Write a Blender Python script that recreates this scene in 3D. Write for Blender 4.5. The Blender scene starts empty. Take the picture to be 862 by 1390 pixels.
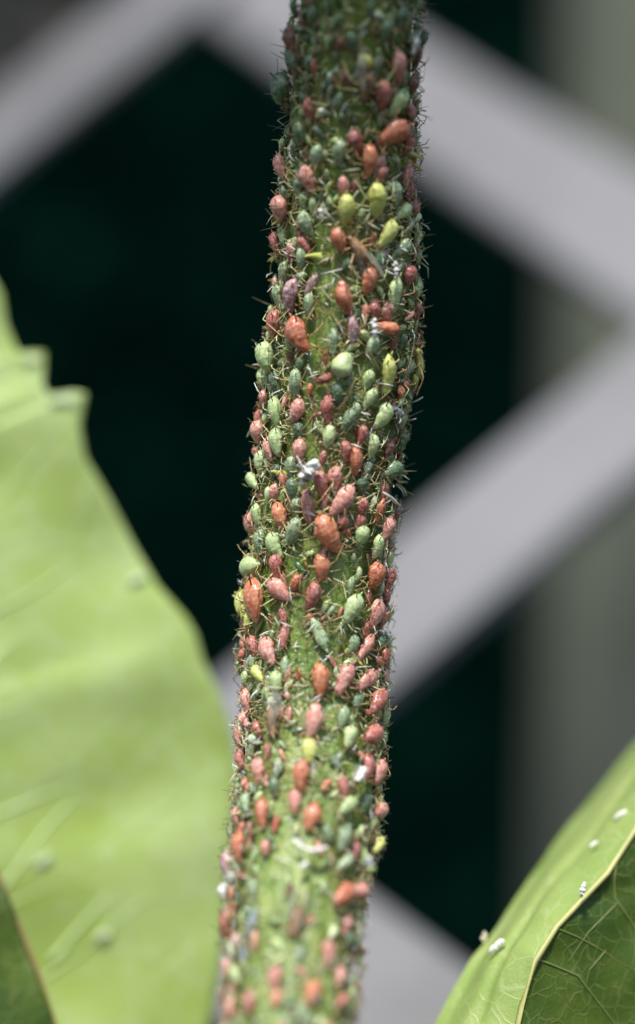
import bpy, math, random
from mathutils import Vector, Matrix, noise

random.seed(7)
scn = bpy.context.scene
COL = scn.collection
R = math.radians

# ------------------------------------------------------------------ camera, sky, sun, exposure
# one unit is one centimetre; the lens sits 14 cm from the stem
scn.unit_settings.system = 'METRIC'
scn.unit_settings.scale_length = 0.01
CAM_D = 14.0
PXU = 180.0                     # photograph pixels per unit at the stem
cam_data = bpy.data.cameras.new('camera')
cam = bpy.data.objects.new('camera', cam_data)
COL.objects.link(cam)
cam.location = (0, -CAM_D, 0)
cam.rotation_euler = (R(90), 0, 0)
cam_data.sensor_fit = 'VERTICAL'
cam_data.sensor_height = 36
cam_data.lens = 36 * CAM_D / (1390 / PXU)
cam_data.clip_start = 0.5
cam_data.clip_end = 2000
cam_data.dof.use_dof = True
cam_data.dof.focus_distance = CAM_D + 0.04
cam_data.dof.aperture_fstop = 0.080
scn.camera = cam

SUN_EL, SUN_AZ = 62.0, -16.0    # azimuth seen from the stem, 0 = towards the camera, minus = left
to_sun = Vector((math.sin(R(SUN_AZ)) * math.cos(R(SUN_EL)), -math.cos(R(SUN_AZ)) * math.cos(R(SUN_EL)), math.sin(R(SUN_EL))))
world = bpy.data.worlds.new('World')
scn.world = world
world.use_nodes = True
wn = world.node_tree
sky = wn.nodes.new('ShaderNodeTexSky')
sky.sky_type = 'NISHITA'
sky.sun_disc = False
sky.sun_elevation = R(SUN_EL)
sky.sun_rotation = R(180 + SUN_AZ * -1)
wn.links.new(sky.outputs[0], wn.nodes['Background'].inputs[0])
wn.nodes['Background'].inputs[1].default_value = 0.12
sun_data = bpy.data.lights.new('sun', 'SUN')
sun_data.energy = 4.2
sun_data.angle = R(8)
sun_data.color = (1.0, 0.96, 0.89)
sun = bpy.data.objects.new('sun', sun_data)
COL.objects.link(sun)
sun.rotation_euler = to_sun.to_track_quat('Z', 'Y').to_euler()
vs = scn.view_settings
vs.view_transform = 'Standard'
vs.look = 'None'
vs.exposure = 0.6
vs.gamma = 1.0
vs.use_curve_mapping = False
cy = scn.cycles
cy.max_bounces = 6
cy.diffuse_bounces = 3
cy.glossy_bounces = 2
cy.transmission_bounces = 4
cy.transparent_max_bounces = 6
cy.caustics_reflective = False
cy.caustics_refractive = False

# ------------------------------------------------------------------ helpers
def s_at(y):
    return PXU * CAM_D / (CAM_D + y)

def at(u, v, y):
    s = s_at(y)
    return Vector(((u - 431) / s, y, -(v - 695) / s))

def lerp(a, b, t):
    return a + (b - a) * t

def interp(tab, x):
    if x <= tab[0][0]:
        return tab[0][1]
    for (a, fa), (b, fb) in zip(tab, tab[1:]):
        if x <= b:
            return lerp(fa, fb, (x - a) / (b - a))
    return tab[-1][1]

class MB:
    def __init__(self):
        self.v, self.f, self.m = [], [], []

    def ring_tube(self, pts, rads, n=6, mats=None, cap=True, flat=1.0):
        rings = []
        for i, p in enumerate(pts):
            d = (pts[min(i + 1, len(pts) - 1)] - pts[max(i - 1, 0)])
            if d.length < 1e-9:
                d = Vector((0, 0, 1))
            d.normalize()
            up = Vector((0, 0, 1)) if abs(d.z) < 0.9 else Vector((1, 0, 0))
            a = d.cross(up).normalized()
            b = a.cross(d)
            ring = []
            for k in range(n):
                t = 2 * math.pi * k / n
                self.v.append(p + a * (rads[i] * math.cos(t)) + b * (rads[i] * flat * math.sin(t)))
                ring.append(len(self.v) - 1)
            rings.append(ring)
        for i in range(len(rings) - 1):
            for k in range(n):
                self.f.append((rings[i][k], rings[i][(k + 1) % n], rings[i + 1][(k + 1) % n], rings[i + 1][k]))
                self.m.append(mats[i] if mats else 0)
        if cap:
            self.f.append(tuple(reversed(rings[0])))
            self.m.append(mats[0] if mats else 0)
            self.f.append(tuple(rings[-1]))
            self.m.append(mats[-1] if mats else 0)
        return rings

    def grid(self, fn, nu, nv, mat=0):
        base = len(self.v)
        for j in range(nv + 1):
            for i in range(nu + 1):
                self.v.append(Vector(fn(i / nu, j / nv)))
        for j in range(nv):
            for i in range(nu):
                a = base + j * (nu + 1) + i
                self.f.append((a, a + 1, a + nu + 2, a + nu + 1))
                self.m.append(mat)

    def mesh(self, name, mats, smooth=True):
        me = bpy.data.meshes.new(name)
        me.from_pydata([tuple(p) for p in self.v], [], self.f)
        for m in mats:
            me.materials.append(m)
        me.polygons.foreach_set('material_index', self.m)
        if smooth:
            me.polygons.foreach_set('use_smooth', [True] * len(self.f))
        me.update()
        return me

def link(name, me, parent=None, mtx=None):
    o = bpy.data.objects.new(name, me)
    COL.objects.link(o)
    if parent is not None:
        o.parent = parent
    if mtx is not None:
        o.matrix_basis = mtx
    return o

def tag(o, label=None, cat=None, group=None, kind=None):
    if label: o['label'] = label
    if cat: o['category'] = cat
    if group: o['group'] = group
    if kind: o['kind'] = kind
    return o

# ------------------------------------------------------------------ materials
class NT:
    def __init__(self, name):
        self.mat = bpy.data.materials.new(name)
        self.mat.use_nodes = True
        self.t = self.mat.node_tree
        self.b = self.t.nodes['Principled BSDF']

    def n(self, kind, **kw):
        nd = self.t.nodes.new(kind)
        for k, v in kw.items():
            setattr(nd, k, v)
        return nd

    def l(self, a, b):
        self.t.links.new(a, b)

    def coord(self, which='Object', scale=(1, 1, 1)):
        tc = self.n('ShaderNodeTexCoord')
        mp = self.n('ShaderNodeMapping')
        mp.inputs['Scale'].default_value = scale
        self.l(tc.outputs[which], mp.inputs[0])
        return mp.outputs[0]

    def noise(self, vec, scale, detail=4, rough=0.55):
        nd = self.n('ShaderNodeTexNoise')
        nd.inputs['Scale'].default_value = scale
        nd.inputs['Detail'].default_value = detail
        nd.inputs['Roughness'].default_value = rough
        if vec is not None:
            self.l(vec, nd.inputs['Vector'])
        return nd.outputs['Fac']

    def ramp(self, fac, stops):
        rp = self.n('ShaderNodeValToRGB')
        e = rp.color_ramp.elements
        while len(e) < len(stops):
            e.new(0.5)
        for el, (p, c) in zip(e, stops):
            el.position = p
            el.color = tuple(c) + (1,) if len(c) == 3 else c
        self.l(fac, rp.inputs[0])
        return rp.outputs[0]

    def mix(self, fac, a, b, blend='MIX'):
        mx = self.n('ShaderNodeMix', data_type='RGBA', blend_type=blend)
        for inp, val in ((mx.inputs[0], fac), (mx.inputs[6], a), (mx.inputs[7], b)):
            if isinstance(val, (int, float)):
                inp.default_value = val
            elif isinstance(val, (tuple, list)):
                inp.default_value = tuple(val) + (1,) if len(val) == 3 else val
            else:
                self.l(val, inp)
        return mx.outputs[2]

    def math(self, op, a, b=None):
        m = self.n('ShaderNodeMath', operation=op)
        for inp, val in ((m.inputs[0], a), (m.inputs[1], b)):
            if val is None: continue
            if isinstance(val, (int, float)): inp.default_value = val
            else: self.l(val, inp)
        return m.outputs[0]

    def bump(self, h, strength, dist):
        b = self.n('ShaderNodeBump')
        b.inputs['Strength'].default_value = strength
        b.inputs['Distance'].default_value = dist
        self.l(h, b.inputs['Height'])
        self.l(b.outputs[0], self.b.inputs['Normal'])

    def set(self, **kw):
        for k, v in kw.items():
            self.b.inputs[k.replace('_', ' ')].default_value = v

def aphid_material(name, low, high, bloom=0.25, rough=0.34, sss=0.6):
    """Translucent skin: colour varies from insect to insect and in patches, pale wax in the folds."""
    t = NT(name)
    tc = t.n('ShaderNodeTexCoord')
    info = t.n('ShaderNodeObjectInfo')
    add = t.n('ShaderNodeVectorMath', operation='ADD')
    scl = t.n('ShaderNodeVectorMath', operation='SCALE')
    cmb = t.n('ShaderNodeCombineXYZ')
    for i in range(3):
        t.l(info.outputs['Random'], cmb.inputs[i])
    t.l(cmb.outputs[0], scl.inputs[0]); scl.inputs[3].default_value = 37.0
    t.l(tc.outputs['Generated'], add.inputs[0]); t.l(scl.outputs[0], add.inputs[1])
    vec = add.outputs[0]
    n1 = t.noise(vec, 2.8, 4, 0.6)
    f = t.math('MULTIPLY_ADD', n1, 2.1)
    f.node.inputs[2].default_value = -0.85
    f2 = t.math('ADD', f, t.math('MULTIPLY', info.outputs['Random'], 0.6))
    f2.node.use_clamp = True
    base = t.mix(f2, low, high)
    n4 = t.noise(vec, 11.0, 4, 0.7)
    base = t.mix(t.ramp(n4, [(0.52, (0, 0, 0)), (0.70, (0.55, 0.55, 0.55))]), base, tuple(k * 0.45 for k in low))
    # broken rows of pale wax dust across the back
    sep = t.n('ShaderNodeSeparateXYZ'); t.l(tc.outputs['Generated'], sep.inputs[0])
    wob = t.math('ADD', t.math('MULTIPLY', sep.outputs['Y'], 58.0), t.math('MULTIPLY', n1, 6.0))
    band = t.math('SINE', wob)
    band01 = t.math('MULTIPLY_ADD', band, 0.5); band01.node.inputs[2].default_value = 0.5
    n2 = t.noise(vec, 7.0, 6, 0.7)
    patch = t.ramp(n2, [(0.44, (0, 0, 0)), (0.66, (1, 1, 1))])
    bb = t.math('MULTIPLY_ADD', band01, 0.4); bb.node.inputs[2].default_value = 0.55
    wax = t.math('MULTIPLY', t.math('MULTIPLY', bb, patch), bloom)
    col = t.mix(wax, base, (0.80, 0.80, 0.76))
    t.l(col, t.b.inputs['Base Color'])
    t.set(Roughness=rough, Subsurface_Weight=sss, Subsurface_Scale=0.05)
    t.b.inputs['Subsurface Radius'].default_value = (1.0, 0.55, 0.3)
    t.b.inputs['IOR'].default_value = 1.42
    n3 = t.noise(vec, 16.0, 3)
    h = t.math('ADD', t.math('MULTIPLY', band01, 0.09), t.math('MULTIPLY', n3, 1.0))
    t.bump(h, 0.4, 0.012)
    t.set(Coat_Weight=0.25, Coat_Roughness=0.15)
    return t.mat

KM = {
    'O': aphid_material('skin_orange', (0.36, 0.075, 0.018), (0.60, 0.21, 0.075), 0.40),
    'P': aphid_material('skin_salmon', (0.40, 0.10, 0.06), (0.62, 0.27, 0.19), 0.65),
    'R': aphid_material('skin_red', (0.24, 0.04, 0.022), (0.46, 0.12, 0.07), 0.45),
    'M': aphid_material('skin_mauve', (0.28, 0.10, 0.11), (0.50, 0.28, 0.28), 0.8),
    'G': aphid_material('skin_pale_green', (0.19, 0.32, 0.06), (0.46, 0.56, 0.24), 0.60),
    'B': aphid_material('skin_blue_green', (0.09, 0.17, 0.05), (0.26, 0.36, 0.16), 0.60),
    'Y': aphid_material('skin_yellow_green', (0.40, 0.44, 0.04), (0.60, 0.62, 0.16), 0.45),
    'D': aphid_material('skin_dark_green', (0.018, 0.06, 0.012), (0.08, 0.17, 0.05), 0.35),
    'K': aphid_material('skin_brown', (0.12, 0.04, 0.02), (0.28, 0.11, 0.05), 0.3),
    'W': aphid_material('skin_winged', (0.10, 0.07, 0.03), (0.42, 0.20, 0.06), 0.25),
    'L': aphid_material('skin_slate_blue', (0.12, 0.19, 0.19), (0.25, 0.34, 0.37), 0.60),
}
WORD = {'O': 'orange', 'P': 'salmon pink', 'R': 'dark red', 'M': 'mauve', 'G': 'pale green', 'B': 'blue green',
        'Y': 'yellow green', 'D': 'dark green', 'K': 'brown', 'W': 'winged brown', 'L': 'slate blue'}

def simple(name, col, rough=0.5, sss=0.0, var=None, scale=8.0, bump=0.0, dist=0.01, trans=0.0, ssc=0.03):
    t = NT(name)
    v = t.coord('Object')
    n = t.noise(v, scale, 5)
    if var:
        t.l(t.ramp(n, [(0.3, col), (0.7, var)]), t.b.inputs['Base Color'])
    else:
        t.set(Base_Color=tuple(col) + (1,))
    t.set(Roughness=rough, Subsurface_Weight=sss, Subsurface_Scale=ssc)
    if trans:
        t.set(Transmission_Weight=trans)
    if bump:
        t.bump(n, bump, dist)
    return t.mat

M_LEG = simple('leg_amber', (0.52, 0.38, 0.16), 0.35, 0.3, (0.38, 0.22, 0.09), 20)
M_LEG_D = simple('leg_brown', (0.13, 0.075, 0.03), 0.35, 0.1, (0.28, 0.17, 0.07), 20)
M_LEG_G = simple('leg_pale', (0.60, 0.60, 0.32), 0.35, 0.3, (0.42, 0.44, 0.18), 20)
M_DARK = simple('chitin_black', (0.012, 0.009, 0.007), 0.25)
M_EYE = simple('eye_dark_red', (0.06, 0.008, 0.006), 0.15)
M_SKIN = simple('cast_skin_white', (0.78, 0.78, 0.74), 0.45, 0.2, (0.62, 0.60, 0.54), 14, 0.6, 0.02)
M_SKIN2 = simple('cast_skin_tan', (0.62, 0.52, 0.34), 0.4, 0.2, (0.74, 0.70, 0.58), 14, 0.6, 0.02)
M_BRISTLE = simple('bristle_brown', (0.10, 0.07, 0.035), 0.5, 0.0, (0.34, 0.30, 0.13), 3)
M_PRICKLE = simple('prickle_yellow_green', (0.50, 0.48, 0.12), 0.35, 0.4, (0.36, 0.42, 0.10), 5, 0.2, 0.01)

def drop_material():
    t = NT('honeydew_clear')
    t.set(Base_Color=(0.95, 0.95, 0.9, 1), Roughness=0.02, Transmission_Weight=1.0, IOR=1.4)
    return t.mat
M_DROP = drop_material()

def wing_material():
    t = NT('wing_membrane')
    v = t.coord('Generated', (1, 1, 1))
    wv = t.n('ShaderNodeTexWave'); wv.inputs['Scale'].default_value = 2.2; wv.inputs['Distortion'].default_value = 2.5
    t.l(v, wv.inputs['Vector'])
    c = t.ramp(wv.outputs['Fac'], [(0.0, (0.16, 0.12, 0.07)), (0.12, (0.34, 0.33, 0.27))])
    t.l(c, t.b.inputs['Base Color'])
    t.set(Roughness=0.25, Alpha=0.5)
    return t.mat
M_WING = wing_material()

def stem_material():
    t = NT('stem_skin')
    v = t.coord('Object', (7, 7, 0.55))
    n1 = t.noise(v, 1.0, 6, 0.6)
    v2 = t.coord('Object', (1, 1, 1))
    n2 = t.noise(v2, 2.3, 4)
    n3 = t.noise(v2, 26, 3)
    c = t.ramp(n1, [(0.30, (0.075, 0.14, 0.018)), (0.5, (0.16, 0.235, 0.04)), (0.72, (0.33, 0.375, 0.11))])
    c = t.mix(t.math('MULTIPLY', n2, 0.55), c, (0.12, 0.20, 0.03))
    sp = t.ramp(n3, [(0.66, (0, 0, 0)), (0.75, (1, 1, 1))])
    c = t.mix(t.math('MULTIPLY', sp, 0.35), c, (0.55, 0.52, 0.25))
    t.l(c, t.b.inputs['Base Color'])
    t.set(Roughness=0.42, Subsurface_Weight=0.15, Subsurface_Scale=0.06)
    t.bump(t.math('ADD', n1, t.math('MULTIPLY', n3, 0.5)), 0.7, 0.04)
    return t.mat
M_STEM = stem_material()

def leaf_material(name, lo, hi, vein, vscale, vein_amt, rough, trans, spec=0.5, edge=0.05):
    t = NT(name)
    v = t.coord('Object')
    n1 = t.noise(v, 0.9, 5)
    c = t.ramp(n1, [(0.3, lo), (0.7, hi)])
    nb = t.noise(v, 3.4, 6, 0.7)
    c = t.mix(t.ramp(nb, [(0.56, (0, 0, 0)), (0.74, (0.5, 0.5, 0.5))]), c, vein)
    wrp = t.n('ShaderNodeTexNoise'); wrp.inputs['Scale'].default_value = 3.0; t.l(v, wrp.inputs['Vector'])
    sub = t.n('ShaderNodeVectorMath', operation='MULTIPLY_ADD'); t.l(wrp.outputs['Color'], sub.inputs[0])
    sub.inputs[1].default_value = (0.25, 0.25, 0.25); t.l(v, sub.inputs[2])
    heights = []
    for sc, amt in ((vscale, 1.0), (vscale * 2.6, 0.45)):
        vo = t.n('ShaderNodeTexVoronoi', feature='DISTANCE_TO_EDGE'); vo.inputs['Scale'].default_value = sc
        t.l(sub.outputs[0], vo.inputs['Vector'])
        m = t.ramp(vo.outputs['Distance'], [(0.0, (1, 1, 1)), (edge, (0, 0, 0))])
        mm = t.math('MULTIPLY', m, vein_amt * amt)
        c = t.mix(mm, c, vein)
        heights.append(mm)
    t.l(c, t.b.inputs['Base Color'])
    t.set(Roughness=rough)
    t.b.inputs['Specular IOR Level'].default_value = spec
    t.bump(t.math('ADD', t.math('ADD', heights[0], heights[1]), t.math('MULTIPLY', nb, 2.0)), 0.25, 0.03)
    if trans:
        tr = t.n('ShaderNodeBsdfTranslucent')
        t.l(t.mix(0.5, c, hi), tr.inputs[0])
        ms = t.n('ShaderNodeMixShader'); ms.inputs[0].default_value = trans
        t.l(t.b.outputs[0], ms.inputs[1]); t.l(tr.outputs[0], ms.inputs[2])
        t.l(ms.outputs[0], t.t.nodes['Material Output'].inputs[0])
    return t.mat
M_LEAF_BIG = leaf_material('leaf_bright', (0.36, 0.49, 0.085), (0.48, 0.60, 0.24), (0.55, 0.66, 0.36), 1.6, 0.4, 0.36, 0.25)
M_LEAF_VEIN = simple('leaf_vein_pale', (0.50, 0.62, 0.30), 0.4, 0.1, (0.42, 0.55, 0.22), 6)
M_GLINT_SPECK = simple('leaf_glint_speck', (0.55, 0.63, 0.42), 0.4, 0.1, (0.46, 0.56, 0.32), 6)  # pale tone for the painted tooth highlights and the skin specks
M_LEAF_PALE = leaf_material('leaf_underside', (0.22, 0.34, 0.075), (0.38, 0.46, 0.15), (0.44, 0.50, 0.24), 5.0, 0.45, 0.5, 0.2)
M_LEAF_DARK = leaf_material('leaf_upper_dark', (0.018, 0.055, 0.007), (0.09, 0.14, 0.016), (0.15, 0.18, 0.045), 6.5, 0.55, 0.5, 0.1, 0.3, 0.05)
M_LEAF_DARKV = simple('leaf_vein_yellow', (0.11, 0.15, 0.035), 0.5, 0.1, (0.16, 0.19, 0.05), 6)
M_RIM_Y = simple('leaf_rim_yellow', (0.34, 0.36, 0.11), 0.5, 0.1, (0.44, 0.42, 0.17), 5)
M_LEAF_RIM = simple('leaf_rim_brown', (0.22, 0.13, 0.06), 0.5, 0.0, (0.30, 0.22, 0.08), 9)

# ------------------------------------------------------------------ setting behind: hedge, post, lattice
M_HEDGE = simple('hedge_shade', (0.0004, 0.004, 0.003), 0.9, 0, (0.0007, 0.007, 0.005), 0.05)  # deep shade put into near-black colours, for backdrop sheet and foliage alike
M_HEDGE_LEAF = simple('hedge_leaf_shade', (0.0005, 0.005, 0.0037), 0.8, 0, (0.0014, 0.013, 0.009), 0.08)
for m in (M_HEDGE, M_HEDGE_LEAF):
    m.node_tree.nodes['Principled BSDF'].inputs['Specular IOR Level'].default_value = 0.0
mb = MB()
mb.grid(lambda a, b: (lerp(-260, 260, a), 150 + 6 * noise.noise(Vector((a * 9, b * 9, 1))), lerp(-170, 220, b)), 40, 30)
tag(link('hedge_shade_backdrop', mb.mesh('hedge_shade_backdrop', [M_HEDGE])), kind='structure')
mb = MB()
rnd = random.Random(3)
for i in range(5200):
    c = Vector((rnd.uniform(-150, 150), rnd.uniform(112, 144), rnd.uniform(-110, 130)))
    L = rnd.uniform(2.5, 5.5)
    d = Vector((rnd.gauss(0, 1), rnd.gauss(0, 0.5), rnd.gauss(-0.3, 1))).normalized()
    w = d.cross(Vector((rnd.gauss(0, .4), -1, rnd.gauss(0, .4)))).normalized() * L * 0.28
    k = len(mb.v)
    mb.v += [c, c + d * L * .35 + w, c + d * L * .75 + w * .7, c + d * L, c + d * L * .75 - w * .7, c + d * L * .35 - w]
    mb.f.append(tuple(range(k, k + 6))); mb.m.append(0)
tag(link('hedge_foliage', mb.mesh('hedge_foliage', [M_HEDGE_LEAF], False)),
    'hedge foliage with deep shade in its colour, far behind the pale lattice', 'hedge', kind='stuff')

def slab(p0, p1, width, thick, nrm, name, mat, parent=None, seg=40, bev=0.12, rag=0.0):
    """A sawn board from p0 to p1, bevelled and a little wavy."""
    d = (p1 - p0).normalized()
    side = d.cross(nrm).normalized()
    up = side.cross(d).normalized()
    h, t = width / 2, thick / 2
    prof = [(-h + bev, -t), (h - bev, -t), (h, -t + bev), (h, t - bev), (h - bev, t), (-h + bev, t), (-h, t - bev), (-h, -t + bev)]
    mb = MB(); rings = []
    for i in range(seg + 1):
        f = i / seg
        c = p0.lerp(p1, f)
        ring = []
        for k, (a, b) in enumerate(prof):
            w = 1 + 0.015 * noise.noise(Vector((f * 6, k * 0.7, width)))
            mb.v.append(c + side * a * w + up * b)
            ring.append(len(mb.v) - 1)
        rings.append(ring)
    n = len(prof)
    for i in range(seg):
        for k in range(n):
            mb.f.append((rings[i][k], rings[i][(k + 1) % n], rings[i + 1][(k + 1) % n], rings[i + 1][k])); mb.m.append(0)
    mb.f.append(tuple(reversed(rings[0]))); mb.m.append(0)
    mb.f.append(tuple(rings[-1])); mb.m.append(0)
    return link(name, mb.mesh(name, [mat], False), parent)

def paint_material():
    t = NT('lattice_paint')
    v = t.coord('Object')
    n1 = t.noise(v, 0.22, 7, 0.7)
    c = t.ramp(n1, [(0.30, (0.125, 0.122, 0.122)), (0.52, (0.168, 0.166, 0.171)), (0.75, (0.192, 0.190, 0.196))])
    n2 = t.noise(v, 1.1, 5, 0.7)
    c = t.mix(t.ramp(n2, [(0.58, (0, 0, 0)), (0.72, (0.55, 0.55, 0.55))]), c, (0.115, 0.105, 0.09))
    t.l(c, t.b.inputs['Base Color'])
    t.set(Roughness=0.6)
    t.bump(t.noise(v, 3.0, 4), 0.3, 0.05)
    return t.mat
M_PAINT = paint_material()
def lat_y(u, v):
    return 0.8 / (0.0296 + 7.8e-6 * (u - 700) + 1.37e-5 * (v - 700)) - CAM_D
def lat(u, v):
    return at(u, v, lat_y(u, v))
lat_n = (lat(800, 100) - lat(0, 100)).cross(lat(0, 900) - lat(0, 100)).normalized()
if lat_n.y > 0: lat_n = -lat_n
lattice = link('garden_lattice', None)
lattice.location = lat(424, 1500)
tag(lattice, 'pale grey painted diagonal garden lattice, out of focus behind the stem', 'lattice')
SL = [((-350, 463), (900, -537), 0, 2.7), ((-300, -438), (1350, 618), 1, 2.45), ((-150, 1411), (1150, 319), 0, 2.4), ((-300, 732), (1200, 1932), 1, 2.4)]
for (a, b, back, w) in SL:
    p0, p1 = lat(*a), lat(*b)
    off = -lat_n * (0.52 if back else 0.0)
    o = slab(p0 + off - lattice.location, p1 + off - lattice.location, w, 0.5, lat_n, 'slat', M_PAINT, lattice)
M_POST = simple('post_weathered', (0.078, 0.088, 0.060), 0.8, 0, (0.112, 0.120, 0.088), 0.25, 0.4, 0.2)
M_BOARD = simple('board_brown', (0.05, 0.044, 0.036), 0.8, 0, (0.03, 0.028, 0.024), 0.25, 0.4, 0.2)
yp = 62.0
p0, p1 = at(1010, -500, yp), at(940, 2100, yp)
o = slab(p0, p1, 13.5, 9.0, Vector((0, -1, 0)), 'garden_post', M_POST, bev=1.2)
tag(o, 'weathered grey green garden post, far out of focus behind the lattice at right', 'post')
o = slab(at(-260, -220, 70.0), at(70, 120, 70.0), 6.0, 1.6, Vector((0, -1, 0)), 'old_board', M_BOARD, bev=0.2)
tag(o, 'dim brown board end out of focus behind the upper left lattice slat', 'board')

# ------------------------------------------------------------------ the rose stem
EDGE_L = [(-250, 425), (0, 402), (50, 396), (150, 391), (200, 383), (300, 380), (400, 375), (450, 368), (500, 360), (600, 354), (700, 344), (800, 334), (900, 330), (1050, 328), (1150, 316), (1250, 310), (1400, 303), (1700, 290)]
EDGE_R = [(-250, 585), (0, 570), (100, 562), (200, 564), (350, 566), (450, 563), (550, 550), (600, 542), (700, 534), (800, 530), (900, 522), (1000, 517), (1100, 514), (1200, 498), (1300, 482), (1400, 474), (1700, 455)]
INSET = 3.0
STEM_Y = [(-250, -0.80), (0, -0.34), (100, -0.12), (200, 0.08), (300, 0.22), (450, 0.33), (600, 0.39), (800, 0.40), (900, 0.33), (1000, 0.13), (1150, -0.3), (1300, -0.8), (1500, -1.5), (1700, -2.2)]
def smooth_tab(tab, v):
    return sum(interp(tab, v + d) for d in (-60, -30, 0, 30, 60)) / 5
def stem_row(v):
    """centre (world), radius (world) of the stem at photograph row v"""
    l, r = smooth_tab(EDGE_L, v) + INSET, smooth_tab(EDGE_R, v) - INSET
    y = smooth_tab(STEM_Y, v)
    s = s_at(y)
    return at((l + r) / 2, v, y), (r - l) / 2 / s
def stem_frame(v):
    c, rad = stem_row(v)
    a = (stem_row(v - 20)[0] - stem_row(v + 20)[0]).normalized()
    return c, rad, a
def stem_point(v, th, lift=0.0):
    c, rad, a = stem_frame(v)
    n = Vector((math.sin(th), -math.cos(th), 0))
    n = (n - a * n.dot(a)).normalized()
    return c + n * (rad + lift), n, a
rows = list(range(-250, 1701, 10))
NS = 96
mb = MB()
for v in rows:
    for k in range(NS):
        th = 2 * math.pi * k / NS
        q = Vector((math.cos(th) * 3, math.sin(th) * 3, v * 0.0018))
        d = 0.030 * noise.noise(q) + 0.016 * noise.noise(q * 2.7) + 0.006 * noise.noise(Vector((math.cos(th) * 9, math.sin(th) * 9, v * 0.03)))
        p, n, a = stem_point(v, th, -0.03 + d)
        mb.v.append(p)
for j in range(len(rows) - 1):
    for k in range(NS):
        mb.f.append((j * NS + k, (j + 1) * NS + k, (j + 1) * NS + (k + 1) % NS, j * NS + (k + 1) % NS)); mb.m.append(0)
mb.f.append(tuple(range(NS))); mb.m.append(0)
mb.f.append(tuple(reversed(range((len(rows) - 1) * NS, len(rows) * NS)))); mb.m.append(0)
stem = tag(link('rose_cane', mb.mesh('rose_cane', [M_STEM])), 'thick green rose stem crowded with red and green aphids', 'stem')

def locate(u, v, lift=0.0):
    """angle round the stem and row so that the surface point shows at (u, v) in the photograph"""
    vr, th = v, 0.0
    for _ in range(6):
        c, rad, a = stem_frame(vr)
        p, n, a = stem_point(vr, th, lift)
        s = s_at(p.y)
        x = (u - 431) / s
        th = math.asin(max(-0.985, min(0.985, (x - c.x) / (rad + lift))))
        p, n, a = stem_point(vr, th, lift)
        s = s_at(p.y)
        vr += (v - (695 - p.z * s)) * 0.9
    return vr, th

# prickles and fine bristles are parts of the stem
def prickle(u, v, du, dv, L, w=0.05):
    vr, th = locate(u, v)
    p, n, a = stem_point(vr, th, -0.04)
    r = a.cross(n)
    dirn = (r * du - a * dv + n * 0.9).normalized()
    mb = MB()
    pts, rads = [], []
    for i in range(8):
        f = i / 7
        pts.append(p + dirn * L * f + a * (-0.25 * L * f * f))
        rads.append(w * (1 - f) ** 0.8 * (1.0 + 0.5 * (1 - f) ** 4) * 0.8 + 0.002)
    mb.ring_tube(pts, rads, 10)
    link('prickle', mb.mesh('prickle', [M_PRICKLE]), stem)
for a in [(372, 347, -1.2, 0.0, 0.20, .05), (392, 296, -0.6, 0.1, 0.17, .045), (440, 352, -0.7, -0.4, 0.20, .05), (546, 206, 1.0, 0.1, 0.20, .045), (552, 216, 1.0, 0.4, 0.18, .04),
          (362, 418, -1.0, 0.1, 0.12, .04), (412, 765, 0.2, -0.5, 0.14, .04), (325, 800, -1.2, 0.0, 0.24, .035), (473, 884, 0.7, 0.6, 0.15, .035), (382, 647, -0.3, -0.5, 0.15, .05)]:
    prickle(*a)
mb = MB()
rnd = random.Random(11)
for i in range(1200):
    v = rnd.uniform(-120, 1480)
    th = rnd.choice((-1, 1)) * abs(rnd.gauss(1.35, 0.42)) if rnd.random() < 0.72 else rnd.uniform(-1.2, 1.2)
    p, n, a = stem_point(v, th, -0.03)
    r = a.cross(n)
    L = rnd.uniform(0.03, 0.11) if rnd.random() < 0.8 else rnd.uniform(0.10, 0.24)
    d = (n + a * rnd.gauss(0.75 if v > 700 and th > 0 else 0.2, 0.4) + r * rnd.gauss(0, 0.35)).normalized()
    q = p + d * L * .5 + a * rnd.uniform(-.01, .01)
    mb.ring_tube([p, q, p + d * L], [0.0055, 0.0038, 0.0012], 3)
tag(link('bristles', mb.mesh('bristles', [M_BRISTLE]), stem), kind='stuff')

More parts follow.
